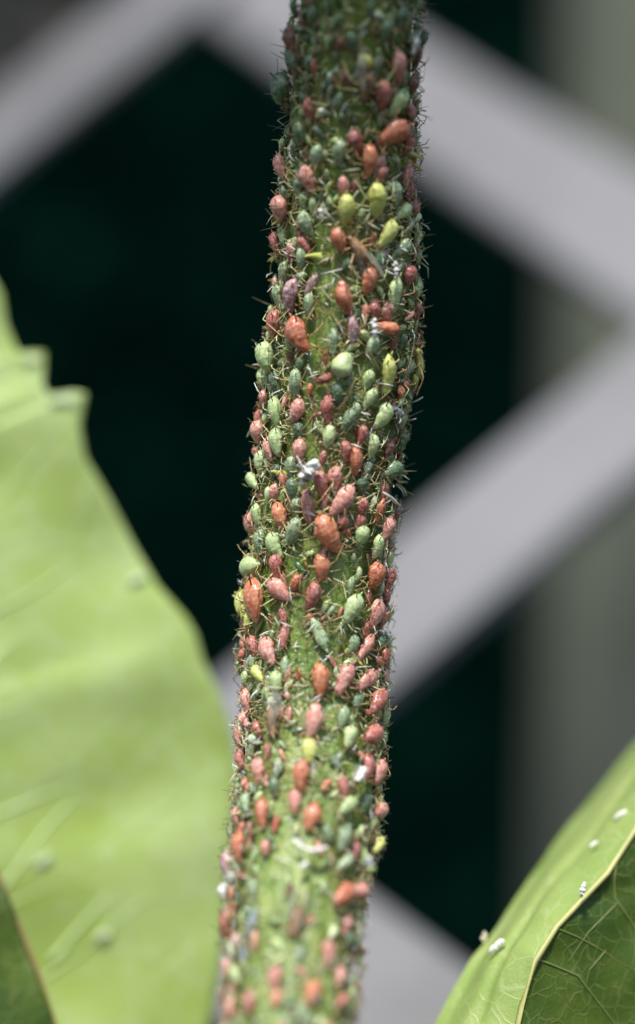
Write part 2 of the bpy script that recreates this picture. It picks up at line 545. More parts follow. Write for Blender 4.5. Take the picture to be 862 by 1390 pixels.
# ------------------------------------------------------------------ leaves
BIG_EDGE = [(-60, 300), (-20, 360), (2, 398), (8, 440), (24, 478), (60, 478), (60, 500), (58, 522), (66, 536), (100, 532), (116, 534), (108, 580), (116, 622), (148, 676), (182, 742), (214, 796),
            (252, 838), (266, 862), (276, 898), (300, 945), (316, 998), (324, 1046), (320, 1110), (317, 1180), (310, 1260), (300, 1330), (280, 1420), (240, 1540), (170, 1680), (60, 1800)]
MID0, MID1 = (-60, 300), (-150, 1800)
def big_leaf_y(u, v):
    # the blade faces up: its tip lies farther back than its base, the margins droop
    mu = lerp(MID0[0], MID1[0], (v - 300) / 1500)
    q = (u - mu) / 460
    return 3.0 + 0.15 * q * q - (v - 300) / 180 * 0.03 + 0.12 * noise.noise(Vector((u * .006, v * .006, 3)))
def leaf_blade(edge, yfun, mid, name, mat, ncol=26, thick=0.03):
    """closed sheet of real thickness between the midrib and both margins"""
    mb = MB()
    rows_n = 170
    e = []
    for i in range(len(edge) - 1):
        (u0, v0), (u1, v1) = edge[i], edge[i + 1]
        for k in range(6):
            e.append((lerp(u0, u1, k / 6), lerp(v0, v1, k / 6)))
    e.append(edge[-1])
    nr = len(e)
    for sgn in (0, 1):
        for j, (eu, ev) in enumerate(e):
            mt = j / (nr - 1)
            mu, mv = lerp(mid[0][0], mid[1][0], mt), lerp(mid[0][1], mid[1][1], mt)
            # veins run up and outward, so each row starts lower on the midrib than it ends
            mv2 = min(ev + 120 * (1 - abs(2 * mt - 1)), mid[1][1]) if 0 < j < nr - 1 else ev
            mu2 = lerp(mid[0][0], mid[1][0], (mv2 - mid[0][1]) / (mid[1][1] - mid[0][1]))
            for i in range(-ncol, ncol + 1):
                f = abs(i) / ncol
                u = lerp(mu2, eu, f); v = lerp(mv2, ev, f)
                y = yfun(u, v)
                if i < 0: u = 2 * mu2 - u
                p = at(u, v, y)
                ripple = 0.012 * math.sin(mt * 70) * f * (1 - f) * 3
                p.y += ripple + (thick if sgn else 0)
                mb.v.append(p)
    W = 2 * ncol + 1
    off = nr * W
    for j in range(nr - 1):
        for i in range(W - 1):
            a = j * W + i
            mb.f.append((a, a + W, a + W + 1, a + 1)); mb.m.append(0)
            mb.f.append((off + a, off + a + 1, off + a + W + 1, off + a + W)); mb.m.append(0)
        for i in (0, W - 1):
            a = j * W + i
            mb.f.append((a, a + W, off + a + W, off + a)); mb.m.append(0)
    return link(name, mb.mesh(name, [mat]))
big = leaf_blade(BIG_EDGE, big_leaf_y, (MID0, MID1), 'rose_leaf', M_LEAF_BIG)
tag(big, 'large bright yellow green toothed leaf left of the stem, out of focus', 'leaf')
def vein(pts, yfun, w, mat, parent, name='vein', lift=0.02):
    mb = MB()
    P = []
    n = 24
    for i in range(n + 1):
        f = i / n * (len(pts) - 1)
        k = min(int(f), len(pts) - 2); t = f - k
        u, v = lerp(pts[k][0], pts[k + 1][0], t), lerp(pts[k][1], pts[k + 1][1], t)
        p = at(u, v, yfun(u, v) - lift); P.append(p)
    mb.ring_tube(P, [w * (1 - 0.75 * i / n) for i in range(n + 1)], 6)
    link(name, mb.mesh(name, [mat]), parent)
vein([(-150, 1790), (-60, 310)], big_leaf_y, 0.12, M_LEAF_VEIN, big, 'midrib')
for k, (v0, u1, v1) in enumerate([(640, 50, 500), (760, 100, 556), (880, 160, 720), (1010, 245, 850), (1150, 290, 960), (1300, 300, 1040), (1450, 300, 1130), (1580, 290, 1260), (1690, 260, 1400)]):
    u0 = lerp(-60, -150, (v0 - 300) / 1500)
    vein([(u0, v0), (lerp(u0, u1, .55), lerp(v0, v1, .48)), (u1, v1)], big_leaf_y, 0.022, M_LEAF_VEIN, big, lift=-0.004)
for path in ([(5, 1205), (60, 1128), (138, 1042)], [(70, 1305), (140, 1222), (218, 1138)], [(-20, 905), (40, 850), (110, 800)]):
    vein(path, big_leaf_y, 0.04, M_LEAF_VEIN, big, lift=-0.015)
# painted highlights: flat pale pieces on the two clear teeth
for (u, v, L) in ((44, 491, 0.10), (90, 546, 0.15)):
    mb = MB()
    y = big_leaf_y(u, v) - 0.05
    p = at(u, v, y)
    mb.ring_tube([p + Vector((-L * 1.1, 0, -0.02)), p + Vector((-L * .4, -.02, 0.02)), p + Vector((L * .25, -.02, .02)), p + Vector((L * .75, 0, 0.03))], [0.02, 0.06, 0.055, 0.015], 10, flat=0.5)
    for q in mb.v: q.y = p.y + (q.y - p.y) * 0.15 + 0.02
    link('tooth_glint', mb.mesh('tooth_glint', [M_GLINT_SPECK]), big)

# dark corner leaf at lower left, nearer than the big leaf
def sheet_between(name, left, right, yl, yr, mat, nu=20, nv=40, thick=0.025, bulge=0.0, rip=0.0, parent=None):
    mb = MB()
    def P(a, b, back):
        k = a * (len(left) - 1); i = min(int(k), len(left) - 2); t = k - i
        lu, lv = lerp(left[i][0], left[i + 1][0], t), lerp(left[i][1], left[i + 1][1], t)
        ru, rv = lerp(right[i][0], right[i + 1][0], t), lerp(right[i][1], right[i + 1][1], t)
        y = lerp(lerp(yl[i], yl[i + 1], t), lerp(yr[i], yr[i + 1], t), b) - bulge * math.sin(math.pi * b)
        y += rip * noise.noise(Vector((a * 6, b * 4, 7)))
        p = at(lerp(lu, ru, b), lerp(lv, rv, b), y)
        p.y += thick if back else 0
        return p
    for back in (0, 1):
        mb.grid(lambda a, b: P(b, a, back), nu, nv)
    W, off = nu + 1, (nu + 1) * (nv + 1)
    per = [i for i in range(W)] + [j * W + nu for j in range(1, nv + 1)] + [nv * W + i for i in range(nu - 1, -1, -1)] + [j * W for j in range(nv - 1, 0, -1)]
    for i in range(len(per)):
        a, b = per[i], per[(i + 1) % len(per)]
        mb.f.append((a, b, off + b, off + a)); mb.m.append(0)
    return link(name, mb.mesh(name, [mat]), parent)
cl = sheet_between('rose_leaf', [(-300, 900), (-280, 1200), (-260, 1500), (-240, 1800)], [(-70, 1040), (2, 1196), (52, 1320), (110, 1500)], [1.0, .8, .6, .4], [1.6, 1.45, 1.3, 1.15], M_LEAF_DARK, bulge=0.15, rip=0.06)
tag(cl, 'dark green leaf corner with brown rim at the lower left', 'leaf')
mb = MB()
mb.ring_tube([at(-70, 1040, 1.6), at(2, 1196, 1.45), at(52, 1320, 1.3), at(110, 1500, 1.15)], [0.016] * 4, 6)
link('leaf_rim', mb.mesh('leaf_rim', [M_LEAF_RIM]), cl)

# folded leaf at lower right: dark veined upper face in front, pale curled underside behind its fold
fold = [(940, 960), (905, 1055), (868, 1118), (825, 1185), (790, 1222), (756, 1258), (728, 1305), (708, 1365), (690, 1450), (676, 1560)]
outer = [(930, 900), (895, 972), (852, 1020), (795, 1092), (748, 1150), (716, 1196), (676, 1256), (640, 1300), (590, 1390), (540, 1520)]
far_r = [(1150, 1000), (1150, 1090), (1140, 1150), (1120, 1210), (1100, 1260), (1080, 1310), (1050, 1370), (1030, 1430), (1010, 1520), (1000, 1620)]
yf = [0.9, .75, .6, .42, .32, .25, .15, .1, .0, -.1]
yo = [2.9, 2.7, 2.5, 2.2, 1.9, 1.6, 1.2, .95, .7, .5]
fl = sheet_between('rose_leaf', fold, far_r, yf, [y + .45 for y in yf], M_LEAF_DARK, nu=40, nv=70, bulge=-0.12, rip=0.10)
tag(fl, 'folded rose leaf with dark veined face and pale rolled margin, lower right', 'leaf')
mb = MB()
def roll(a, b):
    k = a * (len(fold) - 1); i = min(int(k), len(fold) - 2); t = k - i
    pf = at(lerp(fold[i][0], fold[i + 1][0], t), lerp(fold[i][1], fold[i + 1][1], t), lerp(yf[i], yf[i + 1], t))
    po = at(lerp(outer[i][0], outer[i + 1][0], t), lerp(outer[i][1], outer[i + 1][1], t), lerp(yo[i], yo[i + 1], t))
    p = pf.lerp(po, b)
    up = Vector((-0.5, -0.75, 0.45))
    p += up * (0.16 * math.sin(math.pi * min(1, b * 1.15)) - 0.05 * math.exp(-((b - .42) / .07) ** 2))
    p += up * 0.03 * noise.noise(Vector((a * 9, b * 3, 2)))
    return p
mb.grid(lambda a, b: roll(b, a), 30, 80)
mb.grid(lambda a, b: roll(b, a) + Vector((0.02, 0.04, -0.03)), 30, 80)
tag(link('rolled_margin', mb.mesh('rolled_margin', [M_LEAF_PALE]), fl), 'pale yellow green rolled leaf margin')
mb = MB()
mb.ring_tube([at(u, v, y - 0.01) for (u, v), y in zip(fold, yf)], [0.022] * len(fold), 8)
link('fold_rim', mb.mesh('fold_rim', [M_RIM_Y]), fl)
def fgrid(a, b):
    k = a * (len(fold) - 1); i = min(int(k), len(fold) - 2); t = k - i
    lu, lv = lerp(fold[i][0], fold[i + 1][0], t), lerp(fold[i][1], fold[i + 1][1], t)
    ru, rv = lerp(far_r[i][0], far_r[i + 1][0], t), lerp(far_r[i][1], far_r[i + 1][1], t)
    y0 = lerp(yf[i], yf[i + 1], t)
    y = lerp(y0, y0 + .45, b) + 0.12 * math.sin(math.pi * b) + 0.10 * noise.noise(Vector((a * 6, b * 4, 7)))
    return at(lerp(lu, ru, b), lerp(lv, rv, b), y - 0.001)
for path, w in [([(0.30, 0.0), (0.42, .12), (0.52, .3), (0.6, .55), (.7, 1.0)], 0.016), ([(0.52, .3), (0.44, .42), (0.36, .7)], 0.010), ([(0.66, 0.0), (0.68, .18), (0.78, .4), (0.9, .9)], 0.014), ([(0.44, .15), (0.58, .13), (0.67, .12)], 0.009),
                ([(0.56, .0), (.575, .1), (0.60, .22), (.63, .34), (.66, .6)], 0.010), ([(0.6, .24), (.66, .22), (0.71, .23)], 0.008), ([(.545, .33), (.60, .36), (.64, .38)], .008)]:
    mb = MB()
    pts = []
    for k in range(len(path) - 1):
        for q in range(6):
            t = q / 6
            pts.append(fgrid(lerp(path[k][0], path[k + 1][0], t), lerp(path[k][1], path[k + 1][1], t)))
    mb.ring_tube(pts, [w * .75 * (1 - .6 * i / len(pts)) for i in range(len(pts))], 6)
    link('vein', mb.mesh('vein', [M_LEAF_DARKV]), fl)

# unseen leaf added above the frame, shaped to shade the top of the stem
c0, _, _ = stem_frame(10)
sc = c0 + to_sun * 1.5 + Vector((0.05, -0.15, 0.9))
mb = MB()
side = Vector((1, 0, 0)); fwd = (Vector((0, 1, 0)) - to_sun * to_sun.y).normalized()
def shade_leaf(a, b):
    L = 3.6; w = 1.25 * math.sin(math.pi * min(1, max(0, a)) ** 0.85) ** 0.7
    x = (a - 0.5) * L
    saw = 1 + 0.06 * abs(math.sin(a * 40))
    return sc + side * x + fwd * ((b - .5) * 2 * w * saw * 0.62) + to_sun * (0.15 * (b - .5) ** 2 * 4 + .1 * x * x * -0.2)
mb.grid(shade_leaf, 60, 16)
mb.grid(lambda a, b: shade_leaf(a, b) + to_sun * 0.025, 60, 16)
o = tag(link('rose_leaf', mb.mesh('added_shade_leaf', [M_LEAF_DARK])), 'unseen leaf added above the frame to shade the top of the stem', 'leaf')

# ------------------------------------------------------------------ aphid bodies and limbs (shared meshes)
# local frame: +Y head, +Z away from the stem, the belly at z = 0.1; body length 1
def body_mesh(shape, seed, nr=34, ns=20):
    rd = random.Random(seed)
    mb = MB()
    prof = {  # t from tail 0 to head 1 : half width
        'plump': [(0, .02), (.03, .075), (.07, .13), (.13, .188), (.22, .236), (.33, .260), (.45, .256), (.57, .230), (.68, .192), (.78, .155), (.86, .128), (.92, .11), (.965, .08), (1, .02)],
        'round': [(0, .03), (.04, .13), (.1, .22), (.2, .305), (.34, .355), (.5, .35), (.64, .305), (.76, .245), (.86, .19), (.93, .145), (.97, .10), (1, .02)],
        'slim':  [(0, .015), (.04, .06), (.10, .11), (.20, .165), (.34, .20), (.50, .195), (.64, .165), (.76, .14), (.85, .125), (.92, .115), (.965, .085), (1, .02)],
        'lean':  [(0, .015), (.04, .05), (.10, .09), (.22, .135), (.38, .16), (.55, .155), (.70, .135), (.80, .12), (.88, .115), (.94, .10), (.975, .07), (1, .02)],
    }[shape]
    hfac = {'plump': .86, 'round': .92, 'slim': .78, 'lean': .7}[shape]
    bend = rd.uniform(-.06, .06)
    lump = rd.uniform(.6, 1.6)
    prof = [(a_, b_ * (1 + (.05 * rd.uniform(-1, 1) if .1 < a_ < .9 else 0))) for a_, b_ in prof]
    rings = []
    for i in range(nr + 1):
        t = i / nr
        hw = min(.075, t * .9, (1 - t) * .9)
        w = sum(interp(prof, t + hw * d) for d in (-1, -.66, -.33, 0, .33, .66, 1)) / 7
        seg = 0.0
        if .1 < t < .72:
            seg = -0.003 * max(0, math.cos((t - .1) * 2 * math.pi / .082)) ** 2
        ring = []
        for k in range(ns):
            a = 2 * math.pi * k / ns
            ca, sa = math.cos(a), math.sin(a)
            q = lump * 0.018 * noise.noise(Vector((ca * 2 + seed, sa * 2, t * 7))) + 0.006 * noise.noise(Vector((ca * 6 + seed, sa * 6, t * 20)))
            rr = max(0.004, w + (seg + q) * min(1, w / .12))
            z = rr * hfac * sa
            if sa < 0: z *= .78
            # a flattened margin along each flank
            x = rr * ca * (1 + .04 * (1 - abs(sa)))
            zc = 0.10 + 0.78 * hfac * interp(prof, .38) * (0.55 + 0.45 * min(1, w / .2))
            mb.v.append(Vector((x + bend * math.sin(math.pi * t), t - .5, zc + z)))
            ring.append(len(mb.v) - 1)
        rings.append(ring)
    for i in range(nr):
        for k in range(ns):
            mb.f.append((rings[i][k], rings[i][(k + 1) % ns], rings[i + 1][(k + 1) % ns], rings[i + 1][k])); mb.m.append(0)
    mb.f.append(tuple(rings[0])); mb.m.append(0)
    mb.f.append(tuple(reversed(rings[-1]))); mb.m.append(0)
    # winding faces outward
    mb.f = [tuple(reversed(f)) for f in mb.f]
    wmax = interp(prof, .38)
    return mb, wmax, hfac

SHAPES = ['plump', 'round', 'slim', 'lean']
BODY, DIM = {}, {}
for sh in SHAPES:
    for k in range(6):
        mb, wmax, hf = body_mesh(sh, 10 * SHAPES.index(sh) + k)
        DIM[sh] = (wmax, hf)
        for key, m in KM.items():
            BODY[(sh, k, key)] = mb.mesh('aphid_body', [m])

def leg_mesh(kind, side, var, mat):
    """hip, femur, knee, shin, foot; kind 0 fore, 1 middle, 2 hind"""
    rd = random.Random(kind * 17 + side * 5 + var * 101)
    y0 = (.27, .17, .05)[kind]
    base = Vector((side * .09, y0, .15))
    if kind == 0:
        knee = Vector((side * rd.uniform(.26, .36), y0 + rd.uniform(.12, .26), rd.uniform(.24, .34)))
        foot = Vector((side * rd.uniform(.34, .52), y0 + rd.uniform(.34, .58), 0.0))
    elif kind == 1:
        knee = Vector((side * rd.uniform(.34, .44), y0 + rd.uniform(-.08, .08), rd.uniform(.26, .36)))
        foot = Vector((side * rd.uniform(.56, .72), y0 + rd.uniform(-.2, .12), 0.0))
    else:
        knee = Vector((side * rd.uniform(.36, .48), y0 - rd.uniform(.14, .26), rd.uniform(.32, .46)))
        foot = Vector((side * rd.uniform(.52, .80), y0 - rd.uniform(.55, .85), rd.choice((0.0, 0.0, rd.uniform(0, .3)))))
    shin = knee.lerp(foot, .88)
    mb = MB()
    pts = [base, base.lerp(knee, .5) + Vector((0, 0, .03)), knee.lerp(base, .06), knee, knee.lerp(foot, .3) + Vector((0, 0, .015)), knee.lerp(foot, .7), shin, foot]
    mb.ring_tube(pts, [.020, .022, .017, .015, .012, .010, .010, .007], 6, mats=[0, 0, 1, 0, 0, 0, 1])
    return mb.mesh('leg', [mat, M_DARK])

def antenna_mesh(side, var, mat):
    rd = random.Random(side * 7 + var * 31)
    b = Vector((side * .05, .47, .26))
    tip = Vector((side * rd.uniform(.35, .62), rd.uniform(-.05, .65), rd.uniform(.28, .52)))
    mid = Vector((side * rd.uniform(.2, .3), .62, .42))
    pts = [b + (mid - b) * (2 * t * (1 - t) + t * t * 0) if False else b * (1 - t) ** 2 + mid * 2 * t * (1 - t) + tip * t * t for t in (0, .12, .3, .5, .7, .85, 1)]
    mb = MB()
    mb.ring_tube(pts, [.016, .014, .011, .010, .008, .006, .004], 5, mats=[0, 0, 0, 1, 1, 1])
    return mb.mesh('antenna', [mat, M_DARK])

def cornicle_mesh(side, sh, dark):
    w, hf = DIM[sh]
    rd = random.Random(side + 3)
    z = 0.10 + .78 * hf * w + hf * w * .72
    b = Vector((side * w * .52, -.28, z - .05))
    e = b + Vector((side * .07, -.12, .10))
    mb = MB()
    mb.ring_tube([b, b.lerp(e, .3), b.lerp(e, .8), e], [.022, .018, .016, .020], 8)
    return mb.mesh('cornicle', [dark])

def eye_mesh(side):
    c = Vector((side * .092, .42, .285))
    mb = MB()
    mb.ring_tube([c + Vector((side * d, 0, 0)) for d in (-.012, .0, .014, .022)], [.014, .024, .017, .004], 8)
    return mb.mesh('eye', [M_EYE])

LEG = {(k, s, v, p): leg_mesh(k, s, v, (M_LEG, M_LEG_G, M_LEG_D)[p]) for k in range(3) for s in (-1, 1) for v in range(5) for p in (0, 1, 2)}
ANT = {(s, v, p): antenna_mesh(s, v, (M_LEG, M_LEG_G, M_LEG_D)[p]) for s in (-1, 1) for v in range(5) for p in (0, 1, 2)}
COR = {(s, sh, p): cornicle_mesh(s, sh, (M_DARK, M_LEG_G)[p]) for s in (-1, 1) for sh in SHAPES for p in (0, 1)}
EYE = {s: eye_mesh(s) for s in (-1, 1)}
def tail_mesh(mat):
    mb = MB()
    mb.ring_tube([Vector((0, -.46, .27)), Vector((0, -.52, .28)), Vector((0, -.565, .29)), Vector((0, -.585, .295))], [.035, .030, .018, .004], 8, flat=.7)
    return mb.mesh('tail', [mat])
TAIL = {k: tail_mesh(m) for k, m in KM.items()}
def wing_mesh(side, spread):
    mb = MB()
    def W(a, b):
        L = 1.25
        y = .12 - a * L
        wd = .20 * math.sin(math.pi * min(1, a * .92 + .06)) ** .6
        x = side * (.06 + .10 * a + wd * b + spread * a)
        z = .50 - .30 * b - .10 * a + .02 * math.sin(a * 14)
        return (x, y, z)
    mb.grid(W, 6, 16) if False else mb.grid(lambda a, b: W(b, a), 8, 20)
    return mb.mesh('wing', [M_WING])
WING = {(s, p): wing_mesh(s, p) for s in (-1, 1) for p in (0, 0.22)}

# ------------------------------------------------------------------ where every aphid sits
# photograph zooms the positions were read in: top left corner; one zoom pixel is 0.348 photograph pixel
ZO = {1: (320, 0), 2: (320, 180), 3: (310, 360), 4: (300, 540), 5: (290, 720), 6: (280, 900), 7: (270, 1080)}
ZS = 300 / 862.0
# (zoom, x, y, length, heading (0 = head down, 90 = head right), colour, shape)
A = [
 (1,305,265,70,10,'R','s'),(1,510,240,70,60,'Y','r'),(1,632,262,135,0,'P','p'),(1,570,370,110,-10,'R','p'),(1,630,400,125,-25,'G','p'),(1,685,440,85,20,'P','p'),(1,615,520,160,-52,'O','p'),
 (1,228,155,120,10,'K','p'),(1,225,232,115,30,'D','p'),(1,203,345,125,0,'D','r'),(1,290,430,105,-5,'R','s'),(1,510,335,130,-15,'W','w'),(1,250,520,100,10,'D','p'),(1,690,330,95,0,'K','p'),(1,735,150,80,-20,'D','p'),
 (1,440,310,80,15,'K','s'),(1,680,560,90,-30,'R','p'),(1,400,90,85,0,'D','s'),(1,590,120,95,-10,'D','p'),(1,460,165,85,10,'D','p'),(1,650,70,95,-20,'D','p'),(1,300,60,80,10,'D','p'),(1,345,355,70,0,'D','s'),(1,410,390,60,-15,'B','s'),(1,700,215,80,0,'K','p'),(1,540,40,80,10,'D','s'),(1,455,455,55,0,'D','s'),(1,245,80,80,10,'K','s'),
 (2,175,130,110,20,'P','p'),(2,285,180,110,22,'P','p'),(2,320,95,100,0,'B','p'),(2,410,75,100,0,'B','p'),(2,470,35,95,15,'R','p'),(2,520,108,120,5,'O','p'),(2,420,215,90,0,'P','p'),(2,430,298,125,0,'Y','p'),(2,545,262,145,-5,'Y','p'),(2,590,392,125,-12,'Y','p'),(2,405,415,100,12,'O','p'),
 (2,190,290,100,0,'P','r'),(2,625,240,100,0,'B','p'),(2,660,305,90,-60,'G','p'),(2,570,170,85,-30,'R','p'),(2,672,170,100,0,'P','p'),(2,680,225,90,-10,'R','p'),(2,710,297,75,10,'R','p'),(2,278,352,110,10,'B','p'),(2,240,215,90,0,'B','s'),(2,260,262,65,0,'G','p'),(2,240,365,85,0,'R','s'),(2,262,435,85,25,'R','p'),(2,165,430,95,15,'R','p'),(2,205,470,85,0,'R','p'),(2,187,410,70,0,'G','p'),(2,250,490,90,10,'B','p'),
 (2,480,462,135,-140,'W','w'),(2,655,447,100,-50,'B','p'),(2,520,575,110,-5,'O','p'),(2,420,615,85,15,'P','p'),(2,680,552,80,0,'R','r'),(2,745,408,95,-40,'G','s'),(2,520,362,60,0,'B','s'),(2,565,500,80,0,'D','p'),(2,185,545,90,0,'B','p'),(2,190,240,70,20,'D','p'),(2,590,300,60,10,'D','s'),
 (3,250,118,140,0,'M','p'),(3,318,75,100,-8,'M','l'),(3,210,22,70,0,'B','p'),(3,188,115,90,0,'B','p'),(3,455,132,130,17,'O','p'),(3,655,115,150,5,'G','s'),(3,755,90,80,0,'G','p'),(3,310,155,90,0,'B','p'),(3,190,230,115,0,'R','p'),(3,280,268,160,27,'O','p'),(3,487,250,110,0,'M','s'),(3,630,180,85,20,'P','p'),(3,625,242,115,-80,'O','p'),(3,740,180,80,0,'R','p'),
 (3,165,355,115,20,'G','r'),(3,235,300,80,0,'B','p'),(3,225,355,60,0,'K','s'),(3,270,378,55,0,'B','r'),(3,128,440,95,40,'G','p'),(3,258,455,110,0,'B','p'),(3,180,452,95,20,'D','p'),(3,412,298,110,0,'B','s'),(3,380,360,65,0,'O','s'),(3,375,440,70,-70,'R','p'),(3,450,395,100,180,'G','o'),(3,553,447,85,0,'G','p'),(3,562,517,95,-15,'G','p'),(3,570,320,85,-20,'B','p'),(3,605,585,115,-30,'G','p'),(3,620,425,175,0,'Y','s'),(3,715,400,80,-20,'B','p'),(3,775,380,125,-150,'Y','x'),(3,738,310,95,8,'R','l'),(3,690,300,75,0,'D','p'),(3,748,455,90,40,'Y','x'),
 (3,180,570,120,12,'G','p'),(3,260,568,100,0,'P','p'),(3,392,560,120,0,'R','s'),(3,310,485,55,10,'O','p'),(3,430,502,90,0,'D','p'),(3,470,600,95,-20,'B','p'),(3,503,570,70,0,'B','p'),(3,140,520,75,0,'P','p'),(3,108,600,75,10,'R','p'),(3,580,178,75,0,'R','p'),(3,720,200,60,0,'B','s'),
 (4,155,130,85,0,'P','r'),(4,215,172,110,14,'G','p'),(4,183,195,95,22,'P','p'),(4,295,128,75,10,'D','p'),(4,303,205,95,0,'P','p'),(4,150,250,95,0,'G','p'),(4,267,265,80,0,'B','p'),(4,132,325,95,60,'G','p'),(4,200,370,80,0,'P','p'),(4,270,355,90,0,'D','p'),(4,225,462,115,8,'O','p'),(4,145,455,90,12,'G','p'),(4,103,490,90,0,'P','p'),(4,150,560,100,0,'B','p'),(4,278,520,115,0,'B','p'),(4,208,572,110,22,'G','p'),
 (4,420,150,90,0,'G','p'),(4,555,145,90,-5,'R','p'),(4,595,187,95,-12,'G','p'),(4,490,210,90,0,'R','p'),(4,527,245,110,0,'O','p'),(4,395,235,65,0,'R','p'),(4,392,335,115,0,'R','p'),(4,450,312,95,0,'P','p'),(4,335,418,140,0,'P','l'),(4,410,402,75,0,'P','s'),(4,470,398,150,-42,'P','p'),(4,480,482,65,10,'R','r'),(4,557,430,90,5,'R','p'),(4,548,487,75,-10,'R','p'),(4,632,440,100,-14,'O','s'),(4,420,525,180,28,'O','p'),(4,555,537,80,0,'G','r'),(4,612,580,100,-20,'G','p'),(4,655,512,110,-10,'P','p'),(4,645,360,75,0,'P','p'),(4,660,200,90,0,'K','p'),(4,668,285,115,-60,'D','p'),(4,708,160,90,0,'D','p'),(4,600,272,50,0,'K','s'),(4,387,628,70,0,'P','p'),(4,560,340,80,0,'D','p'),(4,288,428,80,0,'B','p'),(4,692,462,65,0,'R','p'),(4,205,628,75,10,'R','p'),(4,665,245,80,20,'D','p'),
 (5,240,137,100,0,'R','p'),(5,148,142,120,70,'G','p'),(5,165,272,185,14,'O','p'),(5,248,232,120,52,'P','p'),(5,312,202,75,0,'O','p'),(5,418,142,105,0,'O','p'),(5,383,252,115,-4,'R','p'),(5,262,337,75,0,'R','p'),(5,268,407,95,0,'P','s'),(5,215,468,120,15,'P','p'),(5,146,450,95,15,'R','p'),(5,108,290,115,10,'Y','p'),(5,372,342,65,0,'O','s'),(5,410,405,145,180,'B','l'),(5,545,305,125,-12,'G','p'),(5,545,215,75,0,'B','s'),(5,510,577,145,-36,'P','s'),(5,595,452,130,-28,'P','s'),(5,602,582,130,-36,'P','s'),(5,630,172,100,0,'O','r'),(5,690,187,95,0,'R','p'),(5,632,322,120,-20,'P','p'),(5,672,335,85,0,'P','p'),(5,605,382,65,0,'R','p'),(5,170,557,90,30,'Y','p'),(5,145,512,75,0,'B','p'),(5,275,522,75,0,'B','s'),(5,242,592,100,0,'G','p'),(5,662,492,75,0,'R','p'),(5,655,440,75,0,'D','p'),(5,545,442,80,0,'B','p'),(5,682,262,75,0,'R','p'),(5,620,262,65,0,'R','s'),(5,140,352,80,0,'Y','p'),(5,560,112,50,0,'B','s'),
 (6,437,62,140,0,'O','p'),(6,660,152,150,-42,'R','p'),(6,155,142,95,0,'P','p'),(6,150,217,85,40,'P','p'),(6,197,252,75,20,'R','p'),(6,130,282,95,0,'P','p'),(6,262,222,125,0,'W','w'),(6,413,217,140,0,'P','p'),(6,525,202,85,0,'B','p'),(6,550,282,95,-20,'G','p'),(6,390,337,100,0,'Y','p'),(6,365,432,120,8,'O','p'),(6,332,532,90,0,'P','p'),(6,390,592,110,-14,'O','p'),(6,228,577,120,8,'O','p'),(6,205,412,100,0,'P','p'),(6,145,372,85,0,'R','p'),(6,240,332,60,0,'R','p'),(6,520,482,90,0,'R','p'),(6,530,552,105,-40,'G','p'),(6,620,402,105,0,'R','p'),(6,665,422,105,-10,'P','p'),(6,675,577,120,-42,'P','p'),(6,690,202,85,0,'G','p'),(6,640,275,130,-50,'R','p'),(6,612,542,95,-20,'D','p'),(6,455,467,60,-20,'O','s'),(6,260,472,75,0,'D','p'),(6,155,542,90,0,'B','p'),(6,230,447,55,0,'P','s'),(6,590,152,80,0,'D','p'),(6,235,112,65,0,'G','p'),(6,92,215,55,0,'L','s'),
 (7,160,192,120,0,'O','p'),(7,108,140,75,0,'B','p'),(7,120,265,110,8,'M','p'),(7,255,192,65,0,'P','p'),(7,107,492,110,0,'R','p'),(7,215,482,110,0,'L','l'),(7,180,602,75,0,'L','s'),(7,360,482,125,0,'W','w'),(7,340,352,60,0,'K','s'),(7,535,382,130,-36,'O','p'),(7,618,370,110,-62,'P','p'),(7,475,605,100,0,'P','p'),(7,540,162,105,0,'B','p'),(7,600,212,80,0,'R','p'),(7,690,192,90,-40,'Y','p'),(7,545,257,95,-20,'B','p'),(7,640,242,80,0,'G','p'),(7,565,502,85,0,'R','p'),(7,580,552,75,0,'D','p'),(7,210,352,75,0,'B','p'),(7,415,470,45,-40,'O','s'),
 (7,300,700,90,0,'P','p'),(7,420,760,100,-10,'O','p'),(7,530,700,90,-20,'P','p'),(7,150,690,90,0,'G','p'),(7,210,800,95,0,'R','p'),(7,380,840,85,10,'B','p'),(7,545,800,90,-30,'R','p'),(7,130,820,85,0,'P','p'),
]
